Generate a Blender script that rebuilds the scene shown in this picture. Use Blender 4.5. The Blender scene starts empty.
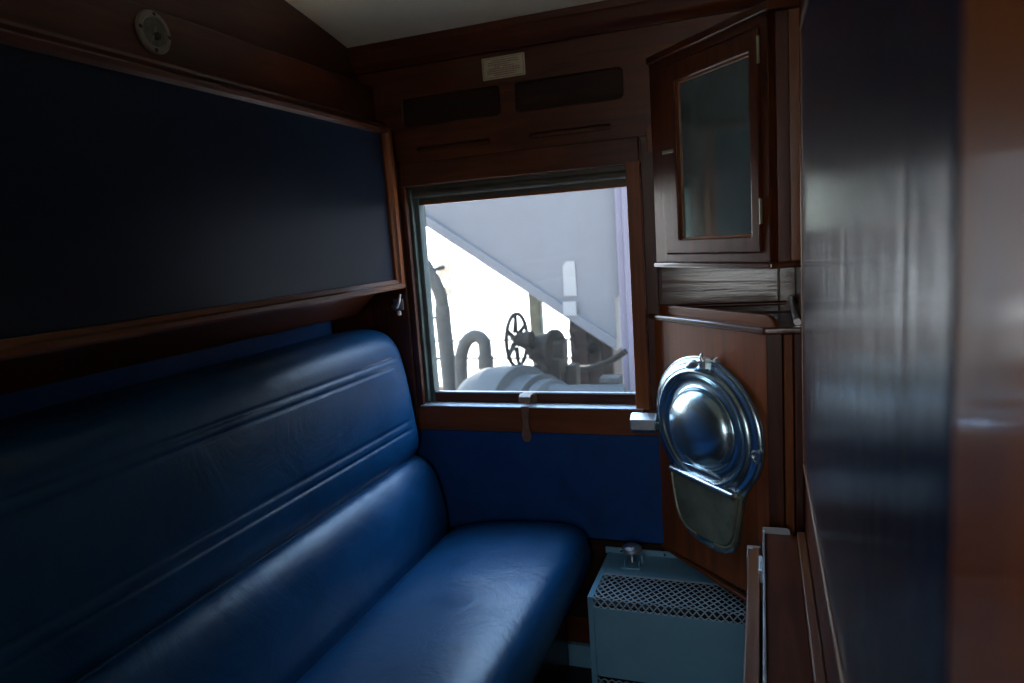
import bpy, bmesh, math, random
from mathutils import Vector, Matrix
random.seed(7)
C = bpy.context.scene.collection
CZ = 1.36                      # eye height above the compartment floor
XR = 0.0825                     # right-hand wall
def V(x, y, z): return Vector((x, y, z + CZ))

# ------------------------------------------------------------------ helpers
class MB:
    """collects shapes into one mesh"""
    def __init__(s): s.v = []; s.f = []
    def add(s, vs, fs):
        n = len(s.v); s.v += [tuple(v) for v in vs]; s.f += [tuple(i + n for i in f) for f in fs]; return s
    def box(s, x0, x1, y0, y1, z0, z1, M=None):
        vs = [Vector((x, y, z)) for z in (z0, z1) for y in (y0, y1) for x in (x0, x1)]
        if M: vs = [M @ v for v in vs]
        return s.add(vs, [(0,2,3,1),(4,5,7,6),(0,1,5,4),(2,6,7,3),(0,4,6,2),(1,3,7,5)])
    def tube(s, pts, r, n=14, cap=True):
        pts = [Vector(p) for p in pts]; rs = r if isinstance(r, (list, tuple)) else [r] * len(pts)
        t = (pts[1] - pts[0]).normalized()
        u = t.orthogonal().normalized(); rings = []; vs = []
        for i, p in enumerate(pts):
            a = pts[max(i - 1, 0)]; b = pts[min(i + 1, len(pts) - 1)]
            t = (b - a).normalized(); u = (u - t * u.dot(t)).normalized(); w = t.cross(u)
            vs += [p + rs[i] * (math.cos(k * 2 * math.pi / n) * u + math.sin(k * 2 * math.pi / n) * w) for k in range(n)]
        fs = [(i*n + k, i*n + (k+1) % n, (i+1)*n + (k+1) % n, (i+1)*n + k) for i in range(len(pts) - 1) for k in range(n)]
        if cap: fs += [tuple(reversed(range(n))), tuple(range((len(pts)-1)*n, len(pts)*n))]
        return s.add(vs, fs)
    def lathe(s, prof, M=None, n=32, sx=1, sy=1):
        """profile of (radius, height) about local z"""
        vs = []; 
        for r, h in prof:
            vs += [Vector((r*sx*math.cos(k*2*math.pi/n), r*sy*math.sin(k*2*math.pi/n), h)) for k in range(n)]
        if M: vs = [M @ v for v in vs]
        fs = [(i*n+k, i*n+(k+1) % n, (i+1)*n+(k+1) % n, (i+1)*n+k) for i in range(len(prof)-1) for k in range(n)]
        fs += [tuple(reversed(range(n))), tuple(range((len(prof)-1)*n, len(prof)*n))]
        return s.add(vs, fs)
    def prism(s, poly, axis, a, b, M=None):
        """polygon extruded along axis: 'x' -> (y,z), 'y' -> (x,z), 'z' -> (x,y)"""
        def p3(p, t): return {'x': (t, p[0], p[1]), 'y': (p[0], t, p[1]), 'z': (p[0], p[1], t)}[axis]
        n = len(poly); vs = [Vector(p3(p, a)) for p in poly] + [Vector(p3(p, b)) for p in poly]
        if M: vs = [M @ v for v in vs]
        return s.add(vs, [tuple(range(n)), tuple(reversed(range(n, 2*n)))] + [(i, (i+1) % n, n+(i+1) % n, n+i) for i in range(n)])
    def grid(s, rows):
        m = len(rows[0]); vs = [p for r in rows for p in r]
        return s.add(vs, [(i*m+j, i*m+j+1, (i+1)*m+j+1, (i+1)*m+j) for i in range(len(rows)-1) for j in range(m-1)])
    def up(s, dz=CZ): s.v = [(x, y, z + dz) for x, y, z in s.v]; return s

def obj(name, mb, mat, parent=None, bevel=0, seg=2, ang=35, loc=None):
    me = bpy.data.meshes.new(name); me.from_pydata(mb.v, [], mb.f)
    bm = bmesh.new(); bm.from_mesh(me); bmesh.ops.recalc_face_normals(bm, faces=bm.faces[:]); bm.to_mesh(me); bm.free()
    for p in me.polygons: p.use_smooth = True
    me.set_sharp_from_angle(angle=math.radians(8 if getattr(mb, 'flat', False) else ang))
    me.materials.append(mat)
    o = bpy.data.objects.new(name, me); C.objects.link(o)
    if parent: o.parent = parent
    if loc: o.location = loc
    if bevel:
        m = o.modifiers.new('bevel', 'BEVEL'); m.width = bevel; m.segments = seg; m.limit_method = 'ANGLE'; m.angle_limit = math.radians(40)
        m.harden_normals = True
    return o
def rounded(x0, x1, z0, z1, r, n=6):
    rr = r if isinstance(r, (list, tuple)) else [r]*4
    out = []
    for (cx, cz, a0, q) in ((x1, z1, 0, rr[0]), (x0, z1, 90, rr[1]), (x0, z0, 180, rr[2]), (x1, z0, 270, rr[3])):
        sx = 1 if cx == x1 else -1; sz = 1 if cz == z1 else -1
        for k in range(n+1):
            a = math.radians(a0 + 90*k/n)
            out.append((cx - sx*q + q*math.cos(a), cz - sz*q + q*math.sin(a)))
    return out
def plate(outline, holes=(), depth=.02, bevel=.002):
    """flat board with holes, in local x (right), z (up); y from 0 (front) to depth. returns MB"""
    cu = bpy.data.curves.new('tmp', 'CURVE'); cu.dimensions = '2D'; cu.fill_mode = 'BOTH'
    for loop in [outline] + list(holes):
        sp = cu.splines.new('POLY'); sp.points.add(len(loop) - 1); sp.use_cyclic_u = True
        for p, q in zip(sp.points, loop): p.co = (q[0], q[1], 0, 1)
    cu.extrude = depth/2 - bevel; cu.bevel_depth = bevel; cu.bevel_resolution = 1; cu.offset = -bevel
    o = bpy.data.objects.new('tmp', cu); C.objects.link(o)
    me = o.to_mesh()
    bm = bmesh.new(); bm.from_mesh(me); bmesh.ops.remove_doubles(bm, verts=bm.verts[:], dist=1e-5)
    bm.verts.index_update()
    mb = MB(); mb.add([(v.co.x, depth/2 - v.co.z, v.co.y) for v in bm.verts], [tuple(v.index for v in f.verts) for f in bm.faces])
    mb.flat = True; bm.free(); o.to_mesh_clear(); bpy.data.objects.remove(o); bpy.data.curves.remove(cu)
    return mb
def shift(mb, x=0, y=0, z=0): mb.v = [(a+x, b+y, c+z) for a, b, c in mb.v]; return mb
def tag(o, label, cat, group=None):
    o['label'] = label; o['category'] = cat
    if group: o['group'] = group
    return o
def thing(name, label, cat, loc=(0,0,0), rz=0, group=None):
    o = bpy.data.objects.new(name, None); C.objects.link(o); o.empty_display_size = .05
    o.location = loc; o.rotation_euler = (0, 0, rz)
    return tag(o, label, cat, group)
def struct(name, mb, mat, bevel=0, parent=None, label=None):
    o = obj(name, mb, mat, parent, bevel)
    if not parent: o['kind'] = 'structure'
    if label: o['label'] = label
    return o

# ------------------------------------------------------------------ materials
def mat(name):
    m = bpy.data.materials.new(name); m.use_nodes = True
    nt = m.node_tree; return m, nt, nt.nodes['Principled BSDF']
def N(nt, t, **k):
    n = nt.nodes.new(t)
    for a, b in k.items():
        if a in n.inputs: n.inputs[a].default_value = b
        else: setattr(n, a, b)
    return n
def wood(name, c1, c2, axis='x', rough=.36, coat=.28, grain=1.0, bump=.12, spec=.35, crough=.13):
    m, nt, b = mat(name); L = nt.links.new
    tc = N(nt, 'ShaderNodeTexCoord'); mp = N(nt, 'ShaderNodeMapping')
    sc = {'x': (2.5, 38, 38), 'y': (38, 2.5, 38), 'z': (38, 38, 2.5)}[axis]
    mp.inputs['Scale'].default_value = [q*grain for q in sc]
    L(tc.outputs['Object'], mp.inputs['Vector'])
    n1 = N(nt, 'ShaderNodeTexNoise', Scale=1.0, Detail=6.0, Roughness=.62, Distortion=.6); L(mp.outputs[0], n1.inputs['Vector'])
    n2 = N(nt, 'ShaderNodeTexNoise', Scale=3.0, Detail=2.0); L(tc.outputs['Object'], n2.inputs['Vector'])
    mx = N(nt, 'ShaderNodeMath', operation='MULTIPLY_ADD'); L(n2.outputs[0], mx.inputs[0]); mx.inputs[1].default_value = .5; L(n1.outputs[0], mx.inputs[2])
    cr = N(nt, 'ShaderNodeValToRGB'); cr.color_ramp.elements[0].position = .5; cr.color_ramp.elements[1].position = 1.0
    cr.color_ramp.elements[0].color = (*c1, 1); cr.color_ramp.elements[1].color = (*c2, 1)
    L(mx.outputs[0], cr.inputs[0]); L(cr.outputs[0], b.inputs['Base Color'])
    rg = N(nt, 'ShaderNodeMapRange'); rg.inputs['To Min'].default_value = rough-.08; rg.inputs['To Max'].default_value = rough+.14
    L(n1.outputs[0], rg.inputs[0]); L(rg.outputs[0], b.inputs['Roughness'])
    b.inputs['Coat Weight'].default_value = coat; b.inputs['Coat Roughness'].default_value = crough; b.inputs['Specular IOR Level'].default_value = spec
    bp = N(nt, 'ShaderNodeBump', Strength=bump, Distance=.004); L(n1.outputs[0], bp.inputs['Height'])
    L(bp.outputs[0], b.inputs['Normal'])
    bp2 = N(nt, 'ShaderNodeBump', Strength=bump*.6, Distance=.004); L(n1.outputs[0], bp2.inputs['Height']); L(bp2.outputs[0], b.inputs['Coat Normal'])
    return m
def plain(name, col, rough=.5, metal=0, noise=.25, scale=20, bump=.0, spec=.5, bscale=200, coat=0):
    m, nt, b = mat(name); L = nt.links.new
    tc = N(nt, 'ShaderNodeTexCoord')
    n1 = N(nt, 'ShaderNodeTexNoise', Scale=float(scale), Detail=5.0, Roughness=.6); L(tc.outputs['Object'], n1.inputs['Vector'])
    cr = N(nt, 'ShaderNodeValToRGB'); cr.color_ramp.elements[0].position = .3; cr.color_ramp.elements[1].position = .75
    cr.color_ramp.elements[0].color = (*[q*(1-noise) for q in col], 1); cr.color_ramp.elements[1].color = (*[min(1, q*(1+noise)) for q in col], 1)
    L(n1.outputs[0], cr.inputs[0]); L(cr.outputs[0], b.inputs['Base Color'])
    b.inputs['Metallic'].default_value = metal; b.inputs['Specular IOR Level'].default_value = spec
    rg = N(nt, 'ShaderNodeMapRange'); rg.inputs['To Min'].default_value = max(.02, rough-.07); rg.inputs['To Max'].default_value = rough+.07
    L(n1.outputs[0], rg.inputs[0]); L(rg.outputs[0], b.inputs['Roughness'])
    b.inputs['Coat Weight'].default_value = coat
    if bump:
        n2 = N(nt, 'ShaderNodeTexNoise', Scale=float(bscale), Detail=3.0); L(tc.outputs['Object'], n2.inputs['Vector'])
        bp = N(nt, 'ShaderNodeBump', Strength=bump, Distance=.002); L(n2.outputs[0], bp.inputs['Height']); L(bp.outputs[0], b.inputs['Normal'])
    return m
def vinyl(name, col, rough=.36, crease=.25, spec=.45):
    m, nt, b = mat(name); L = nt.links.new; b.inputs['Specular IOR Level'].default_value = spec
    tc = N(nt, 'ShaderNodeTexCoord')
    vo = N(nt, 'ShaderNodeTexVoronoi', Scale=420.0); vo.feature = 'DISTANCE_TO_EDGE'; L(tc.outputs['Object'], vo.inputs['Vector'])
    n1 = N(nt, 'ShaderNodeTexNoise', Scale=6.0, Detail=6.0, Roughness=.65, Distortion=1.2); L(tc.outputs['Object'], n1.inputs['Vector'])
    cr = N(nt, 'ShaderNodeValToRGB'); cr.color_ramp.elements[0].position = .3; cr.color_ramp.elements[1].position = .75
    cr.color_ramp.elements[0].color = (*[q*.8 for q in col], 1); cr.color_ramp.elements[1].color = (*[q*1.25 for q in col], 1)
    L(n1.outputs[0], cr.inputs[0]); L(cr.outputs[0], b.inputs['Base Color'])
    rg = N(nt, 'ShaderNodeMapRange'); rg.inputs['To Min'].default_value = rough-.08; rg.inputs['To Max'].default_value = rough+.1
    L(n1.outputs[0], rg.inputs[0]); L(rg.outputs[0], b.inputs['Roughness'])
    b1 = N(nt, 'ShaderNodeBump', Strength=.25, Distance=.0006); L(vo.outputs['Distance'], b1.inputs['Height'])
    b2 = N(nt, 'ShaderNodeBump', Strength=crease, Distance=.012); L(n1.outputs[0], b2.inputs['Height']); L(b1.outputs[0], b2.inputs['Normal'])
    L(b2.outputs[0], b.inputs['Normal'])
    return m

MAHOG_X = wood('dark_mahogany_x', (.034,.0068,.0018), (.112,.026,.006), 'x', bump=.3, coat=.16, spec=.25)
VENT = wood('vent_dark_wood', (.012,.004,.002), (.04,.012,.005), 'x', coat=0, rough=.6, spec=.15)
GLOSS_X = wood('varnished_recess_wood', (.040,.012,.006), (.13,.042,.018), 'x', rough=.3, coat=1.0, bump=.35, crough=.10)
DULL_Y = wood('worn_cupboard_wood', (.045,.010,.0035), (.12,.030,.010), 'y', rough=.5, coat=.0, spec=.15)
MAHOG_Y = wood('dark_mahogany_y', (.028,.0058,.0018), (.092,.021,.006), 'y')
MAHOG_Z = wood('dark_mahogany_z', (.030,.0060,.0018), (.098,.022,.006), 'z', coat=.16, spec=.28)
WALNUT_Z = wood('red_brown_veneer_z', (.10,.030,.009), (.26,.066,.014), 'z', rough=.36, coat=.08, spec=.2)
WALNUT_X = wood('red_brown_veneer_x', (.10,.030,.009), (.23,.062,.015), 'x', rough=.36, coat=.12, spec=.25)
WALNUT_Y = wood('red_brown_veneer_y', (.10,.034,.013), (.20,.075,.028), 'y', rough=.34, coat=.2)
BLUE = vinyl('blue_vinyl', (.002,.048,.126), rough=.37)
BLUE_WALL = vinyl('blue_wall_vinyl', (.003,.045,.165), rough=.55, crease=.06, spec=.22)
BERTH_BLUE = plain('navy_laminate', (.006,.011,.024), rough=.34, spec=.28, noise=.15, scale=8, bump=.06, bscale=90)
def streaked():
    m, nt, b = mat('navy_door_laminate'); L = nt.links.new
    tc = N(nt, 'ShaderNodeTexCoord'); mp = N(nt, 'ShaderNodeMapping'); mp.inputs['Scale'].default_value = (1, 26, 1.2)
    L(tc.outputs['Object'], mp.inputs[0])
    n = N(nt, 'ShaderNodeTexNoise', Scale=1.6, Detail=4.0); L(mp.outputs[0], n.inputs['Vector'])
    b.inputs['Base Color'].default_value = (.006,.013,.038,1); b.inputs['Roughness'].default_value = .21; b.inputs['Specular IOR Level'].default_value = .42
    bp = N(nt, 'ShaderNodeBump', Strength=.6, Distance=.008); L(n.outputs[0], bp.inputs['Height']); L(bp.outputs[0], b.inputs['Normal'])
    return m
DOOR_BLUE = streaked()
CREAM = plain('cream_ceiling_paint', (.85,.70,.50), rough=.55, noise=.06, scale=5)
STEEL = plain('polished_steel', (.44,.58,.64), rough=.23, metal=.95, noise=.06, scale=4)
CHROME = plain('dull_chrome', (.62,.64,.65), rough=.32, metal=1, noise=.1)
BRASS = plain('tarnished_brass', (.26,.26,.17), rough=.45, metal=.55, noise=.3, scale=16)
HEATER = plain('grey_blue_enamel', (.15,.32,.41), rough=.42, noise=.08, scale=12)
MESHM = plain('grey_mesh_steel', (.42,.50,.53), rough=.4, metal=.3, noise=.1)
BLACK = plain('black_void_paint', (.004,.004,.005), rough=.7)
ALU = plain('worn_aluminium', (.50,.53,.55), rough=.38, metal=.8, noise=.12)
CHANNEL = plain('grey_green_metal', (.12,.15,.14), rough=.35, metal=.5, noise=.2)
BLIND = plain('dark_blind_cloth', (.07,.06,.045), rough=.6, noise=.2)
LEATHER = plain('brown_leather', (.20,.105,.065), rough=.5, noise=.3, scale=40, bump=.2)
PAPER = plain('aged_cream_plate', (.42,.34,.22), rough=.5, noise=.12, scale=60)
INK = plain('brown_ink', (.16,.06,.03), rough=.6)
IVORY = plain('ivory_ring', (.17,.14,.115), rough=.4, noise=.15, scale=60)
LINO = plain('dark_linoleum', (.012,.010,.010), rough=.5, noise=.3)
WALLPAINT = wood('corridor_panelling', (.05,.018,.009), (.11,.04,.018), 'z')
def glass():
    m, nt, b = mat('dusty_window_glass'); L = nt.links.new
    nt.nodes.remove(b); out = [n for n in nt.nodes if n.type == 'OUTPUT_MATERIAL'][0]
    tr = N(nt, 'ShaderNodeBsdfTransparent'); tr.inputs[0].default_value = (.97,.98,.99,1)
    gl = N(nt, 'ShaderNodeBsdfGlossy', Roughness=.02); lw = N(nt, 'ShaderNodeLayerWeight', Blend=.5); pw = N(nt, 'ShaderNodeMath', operation='POWER'); L(lw.outputs['Facing'], pw.inputs[0]); pw.inputs[1].default_value = 5.0
    fr = N(nt, 'ShaderNodeMath', operation='MULTIPLY_ADD'); L(pw.outputs[0], fr.inputs[0]); fr.inputs[1].default_value = .9; fr.inputs[2].default_value = .035
    mx = N(nt, 'ShaderNodeMixShader'); L(fr.outputs[0], mx.inputs[0]); L(tr.outputs[0], mx.inputs[1]); L(gl.outputs[0], mx.inputs[2])
    df = N(nt, 'ShaderNodeBsdfTranslucent'); df.inputs[0].default_value = (.7,.66,.6,1)
    tc = N(nt, 'ShaderNodeTexCoord'); n = N(nt, 'ShaderNodeTexNoise', Scale=45.0, Detail=8.0, Roughness=.75); L(tc.outputs['Object'], n.inputs['Vector'])
    mr = N(nt, 'ShaderNodeMapRange'); mr.inputs['From Min'].default_value = .35; mr.inputs['From Max'].default_value = .85; mr.inputs['To Min'].default_value = .002; mr.inputs['To Max'].default_value = .022
    L(n.outputs[0], mr.inputs[0])
    m2 = N(nt, 'ShaderNodeMixShader'); L(mr.outputs[0], m2.inputs[0]); L(mx.outputs[0], m2.inputs[1]); L(df.outputs[0], m2.inputs[2])
    L(m2.outputs[0], out.inputs[0]); return m
GLASS = glass()
MIRROR = plain('old_mirror', (.42,.52,.50), rough=.08, metal=.85, noise=.2, scale=9)
WAGON = plain('pale_wagon_paint', (.078,.079,.086), spec=.12, rough=.55, noise=.05, scale=2)
WAGON2 = plain('lilac_post_paint', (.086,.079,.102), spec=.12, rough=.5, noise=.06, scale=3)
REFLECTION_RIVET = plain('white_reflection_rivet_paint', (.15,.15,.15), spec=.12, rough=.5, noise=.05)  # white for the painted window reflections, and for the post rivet
IRON = plain('dusty_iron', (.0075,.006,.0042), spec=.05, rough=.7, noise=.35, scale=14)
DRUMM = plain('silver_grey_paint', (.021,.0235,.0245), spec=.10, rough=.6, noise=.12, scale=6)
DECK = plain('pale_bounce_deck', (.30,.29,.27), rough=.8, spec=.1, noise=.25, scale=6)  # deck out of view, made pale to bounce daylight up to the ceiling
PIPE = plain('lagged_pipe_grey', (.034,.033,.029), spec=.12, rough=.75, noise=.25, scale=18)
RUST = plain('rust_brown_wagon', (.012,.0075,.006), spec=.08, rough=.75, noise=.3, scale=5)
SAND = plain('pale_ballast', (.48,.43,.36), spec=.12, rough=.9, noise=.25, scale=3)
BRICK = plain('red_brown_platform_edge', (.16,.085,.06), spec=.12, rough=.8, noise=.2)

# ------------------------------------------------------------------ setting
D = 2.0
struct('floor', MB().box(-1.36, .30, -1.2, 2.1, -.06, 0), LINO)
# roof arches across the carriage (along y)
prof = [(y, .614 + .215*(1.97-y) - .075*(1.97-y)**2) for y in [2.1 - i*.11 for i in range(31)]]
rows = [[(x, y, z + CZ) for x in (-1.36, .35)] for y, z in prof] 
cm = MB(); cm.grid(rows); up_ = [[(x, y, z + .05 + CZ) for x in (-1.36, .35)] for y, z in prof]; cm.grid(up_)
n0 = len(prof)*2
struct('ceiling', cm, CREAM)
# left wall, lower body, frieze, upper bulkhead
wl = MB().box(-1.38, -1.32, -1.2, 2.1, -CZ, .36)
wl.box(-1.38, -1.13, -1.2, 2.0, .355, .506).box(-1.38, -1.18, -1.2, 2.0, .50, .95)
struct('wall_left', wl.up(), MAHOG_Y, .004)
tm = MB().prism([(-1.13,.395),(-1.095,.392),(-1.090,.384),(-1.094,.376),(-1.084,.372),(-1.08,.364),(-1.13,.362)], 'y', -1.0, 1.985)
struct('trim_1', tm.up(), MAHOG_Y)
# back wall made of boards round the window opening
wb = plate([(-1.36,.19),(.11,.19),(.11,.75),(-1.36,.75)], [rounded(-1.034,-.715,.37,.452,.014), rounded(-.668,-.352,.37,.452,.014),
    rounded(-.996,-.754,.293,.305,.005), rounded(-.629,-.393,.293,.305,.005)], .022, .003)
shift(wb, 0, 2.0, 0)
wb.box(-1.36, .11, 2.022, 2.06, .19, .75)                       # backing behind the header
wb.box(-1.36, -1.06, 2.0, 2.10, -CZ, .19)                       # left of window
wb.box(-.305, .11, 2.0, 2.10, -CZ, .19)                          # right of window, and the recess behind the washstand
wb.box(-1.06, -.305, 2.0, 2.10, -CZ, -.51)                      # under the window
struct('wall_back', wb.up(), MAHOG_X)
# dark ventilator panels behind the two openings
for x0, x1, w in ((-1.034,-.715,'left'), (-.668,-.352,'right')):
    v = MB().box(x0-.004, x1+.004, 2.014, 2.0215, .366, .456).up()
    o = obj('ventilator_panel', v, VENT); tag(o, f'dark recessed ventilator panel {"beside the berth end" if w=="left" else "over the middle of the window"}, in wooden header', 'ventilator', 'ventilator panels over the window')
# cornice along the back wall top
co = [(2.0,.545),(1.985,.545),(1.982,.552),(1.976,.556),(1.966,.572),(1.962,.592),(1.957,.598),(1.955,.622),(2.0,.66)]
struct('trim_2', MB().prism(co, 'x', -1.18, .30).up(), MAHOG_X)
# header rail over window, left stile, right jamb board, rail under window
struct('trim_3', MB().box(-1.05, -.315, 1.985, 2.0, .19, .262).up(), MAHOG_X, .004)
struct('trim_4', MB().box(-1.20, -1.062, 1.975, 2.0, -.595, .27).up(), MAHOG_Z, .004)
struct('trim_5', MB().box(-1.062, -1.042, 1.982, 2.0, -.51, .19).up(), MAHOG_Z, .003)
struct('trim_6', MB().box(-.352, -.313, 1.980, 2.0, -.51, .195).up(), WALNUT_Z, .003)
struct('trim_7', MB().box(-1.08, -.275, 1.982, 2.0, -.588, -.514).box(-1.05, -.33, 1.974, 2.03, -.516, -.508).up(), WALNUT_X, .002)
struct('trim_12', MB().box(-.292, -.268, 1.986, 2.0, .215, .285).up(), WALNUT_Z, .002)
struct('trim_8', MB().box(-.311, -.275, 1.990, 2.0, -.51, .262).up(), MAHOG_Z, .003)
struct('trim_9', MB().box(-1.3, .07, 1.988, 2.0, -1.19, -.926).up(), VENT, .003)
struct('baseboard_back', MB().box(-1.3, .07, 1.982, 2.0, -1.312, -1.283).box(-1.3, .07, 1.985, 2.0, -CZ, -1.312).up(), HEATER, .002)
# window: sash, pane, runs, blind
wn = MB().box(-1.045, -.32, 2.035, 2.06, -.51, -.474)
win = struct('window_1', wn.up(), MAHOG_X, .003)
obj('pane', MB().box(-1.05, -.31, 2.046, 2.049, -.480, .15).up(), GLASS, win)
obj('metal_run', MB().box(-1.058, -1.036, 2.012, 2.03, -.51, .18).box(-1.05, -1.022, 2.03, 2.07, -.51, .18).up(), CHANNEL, win, .003)
obj('metal_run', MB().box(-.345, -.312, 2.03, 2.07, -.51, .18).up(), CHANNEL, win, .003)
bl = MB().box(-1.06, -.305, 2.022, 2.058, .162, .195).box(-1.05, -.31, 2.035, 2.058, .137, .156)
bl.tube([(-1.05, 2.028, .166), (-.31, 2.028, .166)], .013)
obj('sash_head', MB().box(-1.05, -.31, 2.033, 2.05, .132, .140).up(), WALNUT_X, win, .001)
obj('rolled_blind', bl.up(), BLIND, win, .002)
obj('sill_sheen', MB().box(-1.05, -.33, 1.976, 2.034, -.5085, -.5055).up(), ALU, win, .001)['label'] = 'bright strip added as sky sheen on the sill'  # bright strip put in for the sky's sheen on the wooden nosing
obj('sash_bead', MB().box(-1.02, -.34, 2.032, 2.046, -.4765, -.472).up(), ALU, win)
# right wall with its framed navy panel
wr = MB().box(XR, XR+.05, -.30, 2.02, -CZ, .85)
struct('wall_right', wr.up(), MAHOG_Z)
# wall to the corridor, with the doorway we look through, and the corridor's far side with its windows
wf = MB().box(-1.36, -.42, -.30, -.25, -CZ, .9).box(-.42, XR+.05, -.30, -.25, .70, .9)
struct('wall_front', wf.up(), WALLPAINT)
wc = MB().box(-1.36, 1.9, -1.25, -1.2, -CZ, -.45).box(-1.36, 1.9, -1.25, -1.2, .62, 1.2).box(-1.36, -.52, -1.25, -1.2, -.45, .62).box(.18, 1.9, -1.25, -1.2, -.45, .62)
struct('wall_corridor', wc.up(), CREAM)
ws = MB().box(.25, .3, -1.2, -.30, -CZ, .9)
struct('wall_corridor_end', ws.up(), CREAM)
wg = struct('window_2', MB().box(-.52, .18, -1.235, -1.215, .1, .125).box(-.52, .18, -1.235, -1.215, -.45, -.42).up(), WALLPAINT)
obj('pane', MB().box(-.52, .18, -1.226, -1.223, -.45, .62).up(), GLASS, wg)

# near jamb + framed panel on right wall
t = thing('sliding_door', 'dark navy panelled door leaf filling the near right wall', 'door', (XR, .9, CZ-.5))
def loc_children(root, mb): 
    l = root.location; return shift(mb, -l.x, -l.y, -l.z)
obj('panel', loc_children(t, MB().box(XR-.006, XR-.0005, .345, 1.484, -.49, .351).up()), DOOR_BLUE, t)
bd = MB().box(XR-.010, XR-.0005, .337, 1.494, -.500, -.490).box(XR-.010, XR-.0005, .337, 1.494, .351, .361).box(XR-.010, XR-.0005, 1.484, 1.494, -.49, .351)
obj('bead', loc_children(t, bd.up()), WALNUT_Y, t, .003)
struct('trim_10', MB().box(XR-.007, XR-.0005, -.25, .335, -CZ, .62).up(), wood('jamb_orange_brown', (.20,.052,.006), (.38,.105,.014), 'z', rough=.34, coat=.45, spec=.12, crough=.09), .004)

# ------------------------------------------------------------------ upper berth
t = thing('upper_berth', 'folded-up sleeping berth with dark navy front in a wooden frame', 'berth', V(-1.2, .9, -.12))
B0, B1 = -.45, 1.962
body = MB().box(-1.32, -1.085, B0, 1.955, -.108, .352)
obj('berth_case', loc_children(t, body.up()), MAHOG_Y, t, .003)
obj('front_panel', loc_children(t, MB().box(-1.09, -1.078, B0, 1.93, -.095, .348).up()), BERTH_BLUE, t)
def rail(a, b, n):  # moulded frame member profile helper
    return MB().box(*a)
fr = MB().prism([(-1.085,-.123),(-1.062,-.123),(-1.056,-.117),(-1.058,-.108),(-1.066,-.104),(-1.070,-.094),(-1.085,-.094)], 'y', B0, B1)
obj('frame_rail', loc_children(t, fr.up()), WALNUT_Y, t)['label'] = 'lower rail of the wooden frame'
fr = MB().prism([(-1.085,.367),(-1.065,.367),(-1.058,.361),(-1.060,.352),(-1.072,.348),(-1.085,.348)], 'y', B0, B1)
obj('frame_rail', loc_children(t, fr.up()), MAHOG_Y, t)['label'] = 'upper rail of the wooden frame'
fr = MB().prism([(-1.085,1.93),(-1.070,1.93),(-1.066,1.938),(-1.058,1.942),(-1.058,B1),(-1.085,B1)], 'z', -.12, .365)
obj('frame_stile', loc_children(t, fr.up()), WALNUT_Z, t)
obj('bed_underside', loc_children(t, MB().prism([(-1.32,-.20),(-1.23,-.20),(-1.15,-.13),(-1.13,-.108),(-1.32,-.108)], 'y', B0, 1.94).up()), MAHOG_Y, t)

t = thing('berth_catch', 'small chrome spring catch under the berth corner', 'latch', V(-1.095, 1.975, -.175))
q = MB().box(-.018, .018, -.004, .0, -.018, .018); obj('back_plate', q, CHROME, t, .002)
q = MB().tube([(-.016,-.01,-.006),(.0,-.016,-.004),(.012,-.02,.012),(.020,-.02,.034)], [.007,.008,.006,.003]); obj('hook', q, CHROME, t)
q = MB().lathe([(0.001,-.012),(.007,-.010),(.007,.002),(.001,.004)], Matrix.Translation((.006,-.014,-.022))); obj('knob', q, CHROME, t)

# ------------------------------------------------------------------ round fitting on the frieze
t = thing('wall_dial', 'round ivory-ringed dial screwed to the wood above the berth', 'dial', V(-1.13, 1.146, .457), math.radians(90))
# local: x along wall, -y into room  (rotated +90: local x -> world y, local -y -> world x)
R0 = Matrix.Rotation(math.radians(90), 4, 'X')            # lathe axis z -> -y
ring = MB().lathe([(.027,.001),(.041,.001),(.042,.004),(.039,.008),(.031,.009),(.028,.006),(.027,.001)], R0, 40)
obj('ring', ring, IVORY, t)
obj('dial_face', MB().lathe([(.0005,.002),(.0275,.002),(.0275,.003),(.0005,.0035)], R0, 40), plain('dial_olive', (.07,.075,.05), rough=.3, noise=.6, scale=50), t)
obj('pointer', MB().prism([(-.013,-.017),(-.010,-.019),(.004,-.006),(.005,.012),(.001,.012),(-.001,-.004)], 'y', -.007, -.004), IVORY, t, .001)
obj('pivot', MB().lathe([(.0005,.004),(.008,.004),(.007,.010),(.0005,.012)], Matrix.Translation((.006,0,-.006)) @ R0, 20), BLACK, t)
for a in (5, 95, 185, 275):
    s = MB().lathe([(.0003,.007),(.0045,.008),(.003,.0098),(.0003,.0102)], Matrix.Translation((.0345*math.sin(math.radians(a)),0,.0345*math.cos(math.radians(a)))) @ R0, 12)
    obj('screw', s, BLACK, t)

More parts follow.
